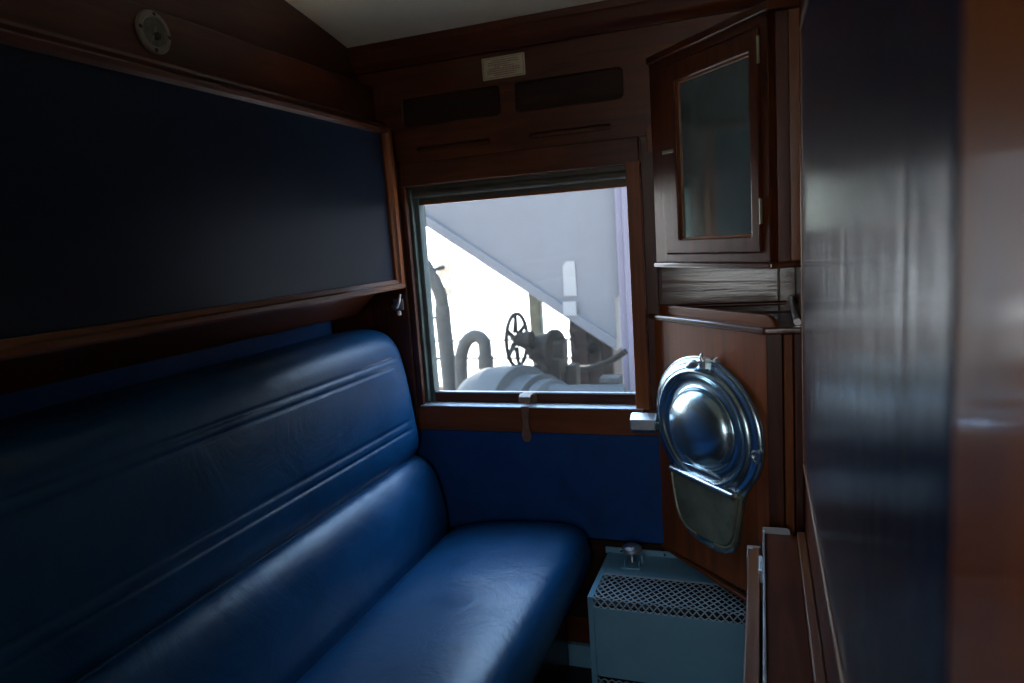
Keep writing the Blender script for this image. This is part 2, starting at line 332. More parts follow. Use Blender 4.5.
# ------------------------------------------------------------------ upholstery
def lerp_profile(pts, n):
    """Catmull-Rom through pts"""
    P = [Vector(p) for p in pts]; P = [P[0]*2-P[1]] + P + [P[-1]*2-P[-2]]; out = []
    m = len(P) - 3
    for k in range(n+1):
        t = k/n*m; i = min(int(t), m-1); f = t - i
        a, b, c, d = P[i:i+4]
        out.append(.5*((2*b) + (c-a)*f + (2*a-5*b+4*c-d)*f*f + (3*b-a-3*c+d)*f**3))
    return out
def cushion(pts, y0, y1, n, r, groove=None, ny=150, rnd=.045):
    pr = lerp_profile(pts, n)
    nr = []
    for i in range(n+1):
        a = pr[max(i-1,0)]; b = pr[min(i+1,n)]; t = (b-a).normalized(); nr.append(Vector((t.y, -t.x)))
    cen = sum(pr, Vector((0,0)))/len(pr)
    if (pr[n//2]-cen).dot(nr[n//2]) < 0: nr = [-q for q in nr]
    ys = [y0 + (y1-rnd-y0)*k/ny for k in range(ny)] + [y1-rnd+rnd*math.sin(math.radians(a)) for a in range(0, 91, 6)]
    rows = []
    for y in ys:
        e = 0
        if y > y1-rnd: e = rnd*(1-math.sqrt(max(0, 1-((y-(y1-rnd))/rnd)**2)))
        row = []
        for i, p in enumerate(pr):
            g = groove(p, y) if groove else 0
            q = p - nr[i]*(e*r + g); row.append((q.x, y, q.y + CZ))
        rows.append(row)
    mb = MB(); mb.grid(rows)
    m = n+1; last = len(mb.v) - m
    mb.f.append(tuple(range(last, last+m)))           # far end
    mb.f.append(tuple(reversed(range(0, m))))
    L = len(rows)
    for k in range(L-1): mb.f.append((k*m, (k+1)*m, (k+1)*m+n, k*m+n))
    return mb
t = thing('bench_seat', 'long blue vinyl bench seat with padded stitched back along the left wall', 'seat', V(-.9, .9, -CZ))
def gs(d, w): return math.exp(-(d/w)**2)
G1, G2, G3, G4 = -.335, -.358, -.535, -.562
def groove(p, y):
    x, z = p
    if x < -1.19: return 0
    end = 1/(1+math.exp((y-1.885)/.004))
    end2 = 1/(1+math.exp((y-1.865)/.004))
    d = .0045*(gs(z-G1, .0045)*end + gs(z-G2, .004)*end2 + gs(z-G3, .0045)*end + gs(z-G4, .004)*end)
    if -.53 < z < -.335: d += .002*gs(y-1.888, .004)
    return d
up_prof = [(-1.30,-.255),(-1.24,-.246),(-1.175,-.246),(-1.125,-.262),(-1.09,-.302),(-1.070,-.37),(-1.058,-.45),(-1.046,-.545),(-1.040,-.60),(-1.047,-.640),(-1.075,-.664),(-1.15,-.668),(-1.30,-.668)]
L_ = lambda mb: loc_children(t, mb)
obj('backrest', L_(cushion(up_prof, -.24, 1.955, 220, .75, groove, 120)), BLUE, t, ang=80)
lo_prof = [(-1.30,-.660),(-1.12,-.655),(-1.06,-.659),(-1.025,-.676),(-.998,-.715),(-.979,-.775),(-.968,-.84),(-.967,-.90),(-.985,-.935),(-1.1,-.95),(-1.30,-.95)]
obj('lumbar_cushion', L_(cushion(lo_prof, -.24, 1.96, 90, .7, None, 90)), BLUE, t, ang=80)
def wrinkle(p, y):
    x, z = p
    if z < -.93: return 0
    return -.0035*gs(y-1.55+.3*(x+.75), .05)*gs(x+.80, .13) + .003*gs(y-1.44+.2*(x+.75), .02)*gs(x+.78, .10) - .003*math.sin(7*y+5*x)*gs(x+.75,.2)
se_prof = [(-1.05,-.99),(-1.05,-.935),(-.995,-.932),(-.965,-.914),(-.925,-.888),(-.83,-.866),(-.70,-.853),(-.60,-.850),(-.545,-.858),(-.513,-.880),(-.498,-.918),(-.496,-.955),(-.503,-.985),(-.53,-1.0),(-.70,-1.0)]
obj('seat', L_(cushion(se_prof, -.24, 1.962, 130, .8, wrinkle, 150, .05)), BLUE, t, ang=80)
obj('piping', L_(MB().tube([(-1.060,-.24,-.660+CZ),(-1.060,1.90,-.660+CZ),(-1.072,1.94,-.660+CZ)], .004, 10)), BLUE, t)
ba = MB().box(-1.30, -.60, -.24, 1.97, -CZ+.005, -1.0); ba.box(-1.30, -.56, -.24, 1.97, -1.03, -.995)
obj('seat_base', L_(ba.up()), MAHOG_Y, t, .004)

o = obj('upholstered_wall_pad', MB().prism(rounded(-.24, 1.90, -.6, -.208, .012), 'x', -1.32, -1.302).up(), BLUE_WALL, bevel=.004)
tag(o, 'flat blue vinyl wall pad showing as a strip between bench back and berth', 'wall pad')
o = obj('upholstered_wall_pad', shift(plate(rounded(-1.31, -.268, -.922, -.590, .008), (), .012, .004), 0, 1.988, 0).up(), BLUE_WALL)
tag(o, 'rectangular blue vinyl wall pad under the window sill', 'wall pad')

# ------------------------------------------------------------------ window lift strap, notice plate, bar
t = thing('window_strap', 'brown leather window lift strap hanging over the sill', 'strap', V(-.69, 1.985, -.51))
st = MB()
path = [(.045,.005),(.045,.030),(.040,.036),(.0,.040),(-.012,.034),(-.020,.018),(-.020,-.02),(-.016,-.05),(-.0135,-.075),(-.014,-.092)]
wid = [.019,.019,.019,.019,.0185,.017,.0115,.0105,.016,.014]
def strap(path, wid, th=.004):
    rows = []
    P = [Vector((0, a, b)) for a, b in path]
    top = []; bot = []
    for i, p in enumerate(P):
        a = P[max(i-1,0)]; b = P[min(i+1,len(P)-1)]; tt = (b-a).normalized(); nn = Vector((0, tt.z, -tt.y))
        w = wid[i]
        rows.append([p + Vector((-w,0,0)), p + Vector((w,0,0)), p + nn*th + Vector((w,0,0)), p + nn*th + Vector((-w,0,0)), p + Vector((-w,0,0))])
    m = MB(); m.grid(rows); m.f.append((0,1,2,3)); k = len(rows)*5; m.f.append((k-5,k-4,k-3,k-2)); return m
obj('strap_loop', strap(path[:6], wid[:6]), LEATHER, t, .001)
pr = [(-.014,-.045)] 
tong = [(-.013,.008),(.013,.008),(.011,-.02),(.0085,-.04),(.010,-.058),(.0145,-.075),(.0155,-.088),(.011,-.100),(.004,-.104),(-.004,-.104),(-.011,-.100),(-.0155,-.088),(-.0145,-.075),(-.010,-.058),(-.0085,-.04),(-.011,-.02)]
obj('strap_tongue', MB().prism(tong, 'y', -.0185, -.0135), LEATHER, t, .001)

t = thing('notice_plate', 'small cream notice plate with lines of brown print on the cornice board', 'sign', V(-.696, 2.0, .501))
obj('plate', shift(plate(rounded(-.066,.066,-.031,.031,.003), (), .003, .0008), 0, -.003, 0), PAPER, t)
bo = plate(rounded(-.062,.062,-.0272,.0272,.001), [rounded(-.0605,.0605,-.0258,.0258,.001)], .0006, .0001)
obj('border_line', shift(bo, 0, -.0035, 0), INK, t)
pm = MB()
for k, (a, b) in enumerate(((-.034,.044),(-.046,.050),(-.046,.020),(-.026,.032),(-.046,.050),(-.050,.052),(-.050,.040),(-.030,.034))):
    z = .0205 - k*.0058; x = a
    while x < b:
        w = random.uniform(.004,.010); pm.box(x, min(x+w, b), -.0037, -.0030, z-.0013, z+.0013); x += w + .0017
pl = obj('print_lines', pm, INK, t)
obj('screw', MB().lathe([(.0003,.003),(.003,.0032),(.002,.0046),(.0003,.005)], Matrix.Translation((-.006,0,.001)) @ R0, 12), CHROME, t)

t = thing('hexagonal_bar', 'short six-sided chrome bar fixed left of the steel basin', 'stop bar', V(-.326, 1.955, -.541))
RX = Matrix.Rotation(math.radians(90), 4, 'Y')
obj('bar', MB().lathe([(.001,-.037),(.026,-.037),(.030,-.033),(.030,.033),(.026,.037),(.001,.037)], RX @ Matrix.Rotation(math.radians(0),4,'Z'), 6), CHROME, t, .001)
obj('foot', MB().box(-.02,.02,.02,.036,-.018,.018), CHROME, t, .002)

# ------------------------------------------------------------------ corner washstand (diagonal)
A = Vector((-.300, 2.0)); Bv = Vector((.007, 1.657)); dv = Bv - A; DL = dv.length; AZ = math.atan2(dv.y, dv.x)
def local(x, y):      # world -> diagonal local
    p = Vector((x, y)) - A; c, s = math.cos(-AZ), math.sin(-AZ); return (p.x*c - p.y*s, p.x*s + p.y*c)
YF = 1.657
t = thing('corner_washstand', 'red-brown corner washstand cabinet carrying the steel basin', 'cabinet', V(A.x, A.y, -CZ), AZ)
z = lambda q: q + CZ
obj('diagonal_panel', MB().prism([(.002,z(-.926)),(.4,z(-.905)),(DL,z(-.905)),(DL,z(-.243)),(.002,z(-.243))], 'y', 0, .016), WALNUT_Z, t, .002)
# shelf top: triangle corner
tri = [(0,-.012),(DL,-.012),local(XR, YF-.012), local(XR,1.995), local(-.30,1.995)]
obj('shelf', MB().prism(tri, 'z', z(-.2435), z(-.238)), MAHOG_X, t)
ed = [(-.012,-.012),(DL+.004,-.012),local(XR, YF-.012),local(XR,YF+.01),(DL,.01),(0,.01)]
obj('ledge', MB().prism(ed, 'z', z(-.247), z(-.230)), GLOSS_X, t, .006, 3)
obj('fiddle_board', shift(plate([(.004,z(-.236))]+[(.474,z(-.236))]+[(.474-.03+.03*math.cos(a),z(-.205)-.028+.028*math.sin(a)+.0) for a in [math.radians(q) for q in range(0,91,15)]]+[(.004,z(-.205))], (), .012, .003), 0, .012, 0), WALNUT_X, t)
# front return board facing the room, two planks
M = Matrix.Rotation(-AZ, 4, 'Z') @ Matrix.Translation((-A.x, -A.y, 0))
obj('front_board', MB().box(.006, .040, YF, YF+.02, z(-1.30), z(-.247), M), MAHOG_Z, t, .002)
obj('front_board', MB().box(.042, .062, YF-.004, YF+.02, z(-1.30), z(-.247), M), WALNUT_Z, t, .003)
obj('front_board', MB().box(.064, XR-.001, YF, YF+.02, z(-1.30), z(-.247), M), MAHOG_Z, t, .002)
rl = MB(); rl.tube([M @ Vector((-.22,1.985,z(-.212))), M @ Vector((.060,1.985,z(-.212)))], .006)
obj('guard_rail', rl, MAHOG_X, t)['label'] = 'thin rail along the back of the shelf'
rl = MB(); rl.tube([M @ Vector((.072,1.985,z(-.200))), M @ Vector((.0725,1.672,z(-.222)))], .008)
obj('guard_rail', rl, CHROME, t)['label'] = 'short metal rod along the right of the shelf'
obj('bottom_bead', MB().box(.0, .40, -.004, .016, z(-.934), z(-.924)), WALNUT_X, t, .003)

# seams in the recess
struct('trim_11', MB().box(-.268, .040, 1.993, 2.0, -.235, -.090).box(.043, XR, 1.993, 2.0, -.235, -.090).up(), GLOSS_X, .002)

# ------------------------------------------------------------------ folding basin (local frame of the diagonal)
t = thing('folding_basin', 'tip-up polished steel wash basin with brass plate on corner cabinet', 'basin', (A.x, A.y, CZ-.50), AZ)
zb = lambda q: q + .50
BC = (.234, -.512)
def outline(n=72, k=1.0):
    pts = []
    for i in range(n):
        a = 2*math.pi*i/n; x = math.sin(a); y = math.cos(a)
        pts.append((BC[0] + .212*k*x, BC[1] + .186*k*y))
    return pts
# pear-shaped backing flange
pear = []
for a in range(-118, 119, 4):
    q = math.radians(a); pear.append((BC[0] + .220*math.sin(q), BC[1] + .187*math.cos(q)))
low = [(.178,-.618),(.158,-.648),(.146,-.675),(.139,-.71),(.134,-.75),(.126,-.785),(.108,-.812),(.080,-.830),(.04,-.838)]
pear += [(BC[0]+a, b) for a, b in low] + [(BC[0]-a, b) for a, b in reversed(low)]
pear = [(a, zb(b)) for a, b in pear]
obj('flange', shift(plate(pear, (), .010, .003), 0, -.010, 0), STEEL, t)
# dish: rim ridge, channel and convex bowl
rows = []
prf = [(1.0,.010),(.985,.014),(.965,.0155),(.93,.0155),(.885,.016),(.865,.021),(.84,.0265),(.81,.028),(.785,.0265),(.76,.021),(.74,.0165),(.715,.0135),(.68,.012),(.62,.012),(.585,.014),(.575,.017)]
prf += [(.57*math.cos(math.radians(q)),   .017 + .050*math.sin(math.radians(q))) for q in range(6, 90, 6)] + [(.001, .067)]
nn = 72
for r, h in prf:
    # the bowl is a little smaller and offset to the rim
    row = []
    for i in range(nn+1):
        a = 2*math.pi*i/nn; x = math.sin(a); y = math.cos(a)
        row.append((BC[0] + .215*r*x + (.002 if r < .7 else 0), -h, zb(BC[1] + .182*r*y)))
    rows.append(row)
obj('dish', MB().grid(rows), STEEL, t, ang=60)
br = [(.150,-.662),(.146,-.70),(.138,-.74),(.128,-.775),(.112,-.800),(.086,-.816),(.04,-.822)]
brp = [(BC[0]+a*.88, zb(b*.98-.008)) for a, b in br]; brp = [(BC[0]-a*.88, zb(b*.98-.008)) for a, b in br][::-1] + brp
obj('lower_plate', shift(plate(brp, (), .008, .003), 0, -.017, 0), BRASS, t)['label'] = 'tarnished brass lower plate'
rim = [(BC[0]+a*.95, zb(b*.99-.004)) for a, b in br]; rim = [(BC[0]-a*.95, zb(b*.99-.004)) for a, b in br][::-1] + rim
rp = [Vector((a, -.012, b)) for a, b in rim]
obj('plate_rim', MB().tube(rp, .0055, 10), BRASS, t)
obj('hinge_rod', MB().tube([(BC[0]-.128,-.024,zb(-.655)),(BC[0]+.132,-.024,zb(-.655))], .0095, 16).box(BC[0]-.124, BC[0]+.128, -.018, -.008, zb(-.652), zb(-.628)), CHROME, t)
cat = MB().box(BC[0]+.014, BC[0]+.036, -.026, -.008, zb(-.352), zb(-.324)).box(BC[0]+.018, BC[0]+.032, -.030, -.026, zb(-.348), zb(-.334)).tube([(BC[0]+.028,-.024,zb(-.334)),(BC[0]+.024,-.028,zb(-.322)),(BC[0]+.020,-.022,zb(-.312))], [.006,.005,.003])
obj('catch', cat, CHROME, t, .003)
obj('catch_knob', MB().lathe([(.001,-.022),(.009,-.018),(.0125,-.004),(.012,.008),(.006,.019),(.001,.021)], Matrix.Translation((BC[0]-.004,-.034,zb(-.343))) @ Matrix.Rotation(math.radians(70),4,'Y'), 20), ALU, t)
obj('catch_arm', MB().tube([(BC[0]+.006,-.032,zb(-.339)),(BC[0]+.024,-.028,zb(-.331))], .004), CHROME, t)
obj('thumb_hole', MB().lathe([(.012,.0),(.016,.001),(.0165,.004),(.012,.005),(.012,.0)], Matrix.Translation((BC[0]+.206,-.0165,zb(-.535))) @ R0, 24), CHROME, t)
obj('side_stud', MB().lathe([(.001,.0),(.009,.0),(.008,.008),(.001,.010)], Matrix.Translation((BC[0]-.204,-.0155,zb(-.545))) @ R0, 18), CHROME, t)
for a, b in ((-.128,-.72),(.128,-.66),(.122,-.76),(.03,-.828),(-.075,-.812)):
    obj('rivet', MB().lathe([(.0005,.0),(.004,.0),(.003,.003),(.0005,.004)], Matrix.Translation((BC[0]+a,-.0105,zb(b))) @ R0, 10), CHROME, t)
obj('wood_boss', MB().lathe([(.001,.0),(.013,.0),(.010,.008),(.001,.010)], Matrix.Translation((BC[0]+.052,0,zb(-.335))) @ R0, 16), CHROME, t)

# ------------------------------------------------------------------ mirror cupboard (same diagonal)
t = thing('mirror_cupboard', 'dark mahogany corner cupboard with an old mirror in its door', 'cupboard', (A.x, A.y, CZ-.09), AZ)
zc = lambda q: q + .09
s0, s1 = .062, .497
ctri = [(s0,.004),(s1,.004),local(XR,YF-.02),local(XR,1.998),local(-.272,1.998)]
obj('carcass', MB().prism(ctri, 'z', zc(-.085), zc(.440)), MAHOG_Z, t)
fr = plate(rounded(s0, s1, zc(-.084), zc(.436), .001), [rounded(.118,.474,zc(-.062),zc(.410),.001)], .022, .003)
obj('face_frame', shift(fr, 0, -.018, 0), MAHOG_Z, t)
ba = [(s0-.004,-.026),(s1+.006,-.026),local(XR,YF-.03),local(XR,YF),(s1,.0),(s0,.0)]
obj('bottom_moulding', MB().prism(ba, 'z', zc(-.098), zc(-.084)), GLOSS_X, t, .005, 3)
obj('top_moulding', MB().prism(ba, 'z', zc(.432), zc(.452)), MAHOG_X, t, .005, 3)
M2 = Matrix.Rotation(-AZ, 4, 'Z') @ Matrix.Translation((-A.x, -A.y, 0))
obj('return_board', MB().box(.036, .056, YF-.022, YF, zc(-.084), zc(.434), M2), MAHOG_Z, t, .002)
obj('return_board', MB().box(.058, XR-.001, YF-.026, YF, zc(-.084), zc(.434), M2), WALNUT_Z, t, .003)
dr = obj('door', shift(plate(rounded(.120,.472,zc(-.060),zc(.408),.001), [rounded(.176,.445,zc(-.026),zc(.365),.002)], .018, .003), 0, -.024, 0), MAHOG_Z, t)
obj('mirror', MB().box(.170, .451, -.012, -.008, zc(-.032), zc(.371)), MIRROR, dr)
bv = plate(rounded(.1755,.4455,zc(-.0265),zc(.3655),.002), [rounded(.182,.439,zc(-.020),zc(.359),.002)], .006, .002)
obj('mirror_bead', shift(bv, 0, -.0165, 0), WALNUT_Z, dr)
for zz in (-.0, .335):
    obj('hinge', MB().tube([(.475,-.023,zc(zz)),(.475,-.023,zc(zz+.055))], .0035, 8), BRASS, dr)
obj('catch', MB().box(.122,.168,-.028,-.024,zc(.195),zc(.204)), BRASS, dr, .001)

# ------------------------------------------------------------------ heater
t = thing('cabin_heater', 'grey-blue metal heater cabinet with mesh top under the washbasin', 'heater', V(-.26, 1.84, -CZ))
HX0, HX1, HY0, HY1, HT = -.455, -.040, 1.70, 1.975, -.955
lc = lambda mb: loc_children(t, mb)
cab = MB().box(HX0+.004, HX1, 1.84, HY1, HT-.004, HT)              # rear top sheet
cab.box(HX0+.016, HX1, HY0, HY0+.004, -1.183, -.983)             # front sheet
cab.box(HX0+.004, HX1, HY1-.004, HY1, -1.33, HT)                 # back sheet
obj('case', lc(cab.up()), HEATER, t, .002)
sd = MB().box(HX0, HX0+.016, HY0-.002, HY1, -1.33, HT+.002)
obj('side_plate', lc(sd.up()), HEATER, t, .002)
sd = MB().box(HX1-.002, HX1+.01, HY0-.002, HY1, -1.33, HT+.002)
obj('side_plate', lc(sd.up()), HEATER, t, .002)
fl = MB().box(HX0-.008, HX1, HY1, HY1+.006, HT-.004, HT+.016)
obj('rear_lip', lc(fl.up()), HEATER, t, .0015)
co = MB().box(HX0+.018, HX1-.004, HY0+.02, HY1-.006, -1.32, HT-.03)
obj('dark_hollow_fill', lc(co.up()), BLACK, t)  # black block standing in for the shaded hollow of the case
# expanded metal: staggered diamonds, over the top then bent down the front
def exp_mesh(P, nu, nv, th=.0014):
    """P(u,v)->(point, normal); strands run zigzag along u"""
    m = MB()
    for j in range(nv+1):
        for i in range(nu*2):
            u0, u1 = i/(nu*2), (i+1)/(nu*2)
            off = .5*(1 if (i+j) % 2 else -1)*.92; off2 = -off
            v0 = min(max((j+off)/nv, 0), 1); v1 = min(max((j+off2)/nv, 0), 1)
            a, n = P(u0, v0); b, _ = P(u1, v1)
            dd = (b-a); 
            if dd.length < 1e-6: continue
            w = dd.cross(n).normalized()*th; h = n*th*.6
            vs = [a-w-h, a+w-h, a+w+h, a-w+h, b-w-h, b+w-h, b+w+h, b-w+h]
            m.add(vs, [(0,1,2,3),(7,6,5,4),(0,4,5,1),(1,5,6,2),(2,6,7,3),(3,7,4,0)])
    return m
gx0, gx1 = HX0+.016, HX1-.002
top = exp_mesh(lambda u, v: (Vector((gx0+(gx1-gx0)*u, HY0+(1.838-HY0)*v, HT)), Vector((0,0,1))), 20, 10)
frn = exp_mesh(lambda u, v: (Vector((gx0+(gx1-gx0)*u, HY0, HT-.028*v)), Vector((0,-1,0))), 20, 2)
top.v += []; base = len(top.v); top.v += frn.v; top.f += [tuple(i+base for i in f) for f in frn.f]
top.box(gx0, gx1, 1.836, 1.842, HT-.002, HT+.001)
obj('mesh_grille', lc(top.up()), MESHM, t)['label'] = 'diamond mesh grille over the top edge'
frn = exp_mesh(lambda u, v: (Vector((gx0+(gx1-gx0)*u, HY0, -1.188-.10*v)), Vector((0,-1,0))), 20, 7)
obj('mesh_grille', lc(frn.up()), MESHM, t)['label'] = 'lower diamond mesh grille in the front'
obj('front_foot', lc(MB().box(HX0+.016, HX1, HY0, HY0+.004, -1.34, -1.29).up()), HEATER, t, .001)
for x in (HX0+.04, HX0+.17, HX0+.30):
    obj('screw', lc(MB().lathe([(.0004,0),(.0035,.0),(.0025,.002),(.0004,.003)], Matrix.Translation((x,HY1,HT+.006)) @ R0, 10).up()), BLACK, t)
tv = thing('heater_valve', 'mushroom-shaped grey valve knob on a bracket on the heater top', 'valve', V(-.368, 1.905, HT))
obj('knob', MB().lathe([(.001,.030),(.013,.031),(.025,.035),(.029,.042),(.028,.050),(.018,.057),(.001,.060)], Matrix.Translation((-.003,.01,0)), 28), ALU, tv)
obj('stem', MB().tube([(-.001,.002,.008),(-.002,.008,.034)], .006), CHROME, tv)
obj('bracket', MB().box(-.028,.026,-.030,.020,.0,.004).box(-.022,-.018,-.02,.01,.004,.018).box(.020,.024,-.02,.01,.004,.024).box(.022,.030,.004,.012,.004,.03), HEATER, tv, .001)

# ------------------------------------------------------------------ low cupboard and hinged leaf at the right
t = thing('low_cupboard', 'low dark wooden cupboard with metal-edged top against the right wall', 'cupboard', V(.03, 1.1, -CZ))
lc = lambda mb: loc_children(t, mb)
CY0, CY1, CT = .30, 1.600, -.695
obj('top', lc(MB().box(-.004, .064, CY0, CY1, CT-.018, CT).up()), DULL_Y, t, .002)
obj('carcass', lc(MB().box(-.002, XR-.001, CY0+.01, CY1-.004, -CZ+.002, CT-.018).up()), MAHOG_Z, t, .002)
obj('edge_strip', lc(MB().box(-.0085, -.004, CY0, CY1+.004, CT-.03, CT+.006).up()), ALU, t, .001)['label'] = 'thin metal strip along the left edge'
obj('corner_plate', lc(MB().prism(rounded(-.0085, .050, CT-.01, CT+.014, [.008,.002,.002,.002]), 'y', CY1, CY1+.003).up()), ALU, t, .0005)['label'] = 'metal plate standing at the far corner'
obj('wall_fillet', lc(MB().box(.064, XR-.001, CY0, CY1, CT-.018, CT+.010).up()), WALNUT_Y, t, .003)
obj('hinge', lc(MB().box(-.0135, -.0085, 1.43, 1.50, CT-.035, CT-.012).tube([(-.013,1.43,CT-.012),(-.013,1.50,CT-.012)], .004).up()), ALU, t)
t = thing('hinged_leaf', 'narrow wooden leaf with a metal corner cap beside the low cupboard', 'table leaf', V(-.027, 1.0, -CZ+.1))
lc = lambda mb: loc_children(t, mb)
obj('board', lc(MB().box(-.040, -.0145, CY0, 1.598, -1.20, -.730).up()), WALNUT_Y, t, .003)
cap = MB().box(-.043, -.0135, 1.598, 1.601, -.79, -.7275).box(-.0425, -.040, 1.54, 1.600, -.79, -.728).box(-.0425,-.030,1.585,1.600,-.730,-.7275)
obj('corner_cap', lc(cap.up()), ALU, t, .001)

# ------------------------------------------------------------------ outside
GZ = -2.6
gr = MB()
gr.box(-60, 60, 2.4, 90, GZ-.2, GZ); gr.box(-60, 60, -60, -1.6, GZ-.2, GZ)
g = obj('ground', gr.up(), SAND); g['kind'] = 'structure'
o = obj('bounce_platform', MB().box(-40, 40, -14, -1.75, GZ, -1.25).up(), plain('warm_bounce_concrete', (.70,.58,.42), rough=.9, noise=.12)); o['kind'] = 'structure'  # unseen slab added to bounce warm light onto the ceiling
WY = 5.0; HK = WY/4.5
t = thing('hopper_wagon', 'pale grey hopper wagon with sloping end standing outside the window', 'wagon', V(-1.2, 5.0, GZ))
lc = lambda mb: loc_children(t, mb)
sl = -.90/1.304
def zl(x, x0=-2.193, z0=.131): return z0 + sl*(x-x0)
hk = lambda P: [(x*HK, z_*HK) for x, z_ in P]
HTOP = 1.6  # top edge out of view, raised to keep low sky off the bench
poly = [(-4.32, HTOP), (-.905, zl(-.905)), (-.905, -.40), (-.80, -.40), (-.80, HTOP)]  # gap beside the post shows bright sky in place of its sunlit edge
obj('body', lc(MB().prism(hk(poly), 'y', WY, WY+.35).up()), WAGON, t)
fp = [(-4.31, zl(-4.31)), (-.905, zl(-.905)), (-.905, zl(-.905)+.075), (-4.31, zl(-4.31)+.085)]
obj('bottom_flange', lc(MB().prism(hk(fp), 'y', WY-.03, WY).up()), WAGON, t, .006)
obj('unseen_body_side', lc(MB().box(-.72*HK, 6.0, WY+.02, WY+.35, -1.5, HTOP*HK).up()), WAGON, t)  # unseen wagon side, extended to block sky light from the bench back
obj('side_post', lc(MB().box(-.868*HK, -.70*HK, WY-.06, WY+.05, GZ, HTOP*HK).box(-.82*HK, -.72*HK, WY-.09, WY-.06, -2.2, HTOP*HK).up()), WAGON2, t, .012)
obj('rivet', lc(MB().lathe([(.001,0),(.012,0),(.009,.01),(.001,.012)], Matrix.Translation((-.79*HK,WY-.09,.33*HK)) @ R0, 12).up()), REFLECTION_RIVET, t)
obj('reflection_patch', lc(MB().prism(hk([(-1.244,-.19),(-1.222,-.155),(-1.160,-.157),(-1.158,-.387),(-1.246,-.385)]), 'y', WY-.008, WY).up()), REFLECTION_RIVET, t)['label'] = 'tall white patch painted in for a window reflection'  # corridor window's reflection in the pane, painted as patches on the wagon
obj('reflection_patch', lc(MB().box(-1.250*HK, -1.160*HK, WY-.008-.03, WY-.03, -.515*HK, -.42*HK).up()), REFLECTION_RIVET, t)['label'] = 'small square white reflection patch painted below'

t = thing('air_reservoir', 'domed silver-grey reservoir drum lying below the hand wheel', 'reservoir', V(-1.50, 4.05, -1.068))
AX = Matrix.Rotation(math.radians(90), 4, 'Y'); AX = Matrix.Rotation(math.radians(-24), 4, 'Z') @ AX
obj('drum', MB().lathe([(.002,-.44),(.12,-.41),(.21,-.34),(.262,-.23),(.288,-.10),(.294,.06),(.304,.065),(.304,.09),(.28,.095),(.262,.10),(.255,.105)], AX, 48), DRUMM, t, ang=40)
obj('neck', MB().lathe([(.25,.09),(.25,.22),(.262,.225),(.262,.245),(.215,.25),(.235,.265),(.235,.33),(.20,.355),(.15,.37)], AX, 36), DRUMM, t, ang=40)
obj('outlet_pipe', MB().tube([AX @ Vector((-.13,0,.33)), AX @ Vector((-.13,0,.45)), Vector((.75,-.16,.13))], .085), DRUMM, t)

t = thing('hand_wheel', 'iron hand wheel with six spokes standing on the wagon end', 'wheel', V(-1.60, 4.5, -.677))
HW = Matrix.Rotation(math.radians(-94), 4, 'Z') @ Matrix.Rotation(math.radians(90), 4, 'X')    # axis mostly along x
rim = [HW @ Vector((.182*math.cos(a), .182*math.sin(a), 0)) for a in [2*math.pi*k/48 for k in range(49)]]
obj('rim', MB().tube(rim, .014, 10, False), IRON, t)
for k in range(6):
    a = math.pi/2 + k*math.pi/3
    obj('spoke', MB().tube([HW @ Vector((.05*math.cos(a), .05*math.sin(a), .01)), HW @ Vector((.18*math.cos(a), .18*math.sin(a), 0))], [.020,.011], 10), IRON, t)
obj('hub', MB().lathe([(.002,.03),(.02,.028),(.04,.01),(.05,-.03),(.06,-.07),(.062,-.11)], HW, 24), IRON, t)
t = thing('brake_gearbox', 'dusty iron brake gearbox behind the hand wheel', 'gearbox', V(-1.415, 4.60, -.765))
GB = Matrix.Rotation(math.radians(-15), 4, 'Z') @ Matrix.Rotation(math.radians(90), 4, 'Y')
obj('cone', MB().lathe([(.05,-.13),(.08,-.12),(.11,-.06),(.12,.0),(.125,.03),(.145,.04),(.145,.07),(.10,.08)], GB, 28), IRON, t)
obj('housing', MB().box(-.03,.12,-.10,.10,-.30,-.04).box(.05,.13,-.08,.08,-.06,.07), IRON, t, .02)
obj('bracket', MB().box(-.10,.0,-.04,.04,-.609,-.10), IRON, t, .01)
obj('cable_box', MB().box(.14,.21,-.06,.06,-.26,-.10).box(.10,.16,-.03,.03,-.24,-.16), IRON, t, .012)
def pole(name, label, cat, pts, r, m, grp=None):
    base = Vector(pts[-1]) 
    o = obj(name, MB().tube([Vector(p)-base for p in pts], r, 16), m, loc=V(*base)); return tag(o, label, cat)
def smooth(pts, n=40):
    P = [Vector(p) for p in pts]; P = [P[0]*2-P[1]] + P + [P[-1]*2-P[-2]]; out = []; m = len(P)-3
    for k in range(n+1):
        t_ = k/n*m; i = min(int(t_), m-1); f = t_-i; a,b,c,d = P[i:i+4]
        out.append(.5*((2*b)+(c-a)*f+(2*a-5*b+4*c-d)*f*f+(3*b-a-3*c+d)*f**3))
    return out
t = thing('gooseneck_pipe', 'thick grey pipe bent over like an upturned letter U', 'pipe', V(-1.99, 4.6, -1.374))
lc = lambda mb: loc_children(t, mb)
obj('pipe', lc(MB().tube(smooth([(-1.89,4.6,-1.374),(-1.89,4.6,-.92),(-1.885,4.6,-.76),(-1.895,4.6,-.69),(-1.95,4.6,-.655),(-2.02,4.6,-.69),(-2.065,4.6,-.77),(-2.085,4.6,-.9),(-2.10,4.6,-1.374)]), .047, 16).up()), PIPE, t)
obj('collar', lc(MB().tube([(-1.885,4.6,-.80),(-1.888,4.6,-.90)], .056).up()), PIPE, t)
t = thing('bent_standpipe', 'tall grey standpipe with a kinked top at the left of the window view', 'pipe', V(-2.2, 4.7, -1.36))
lc = lambda mb: loc_children(t, mb)
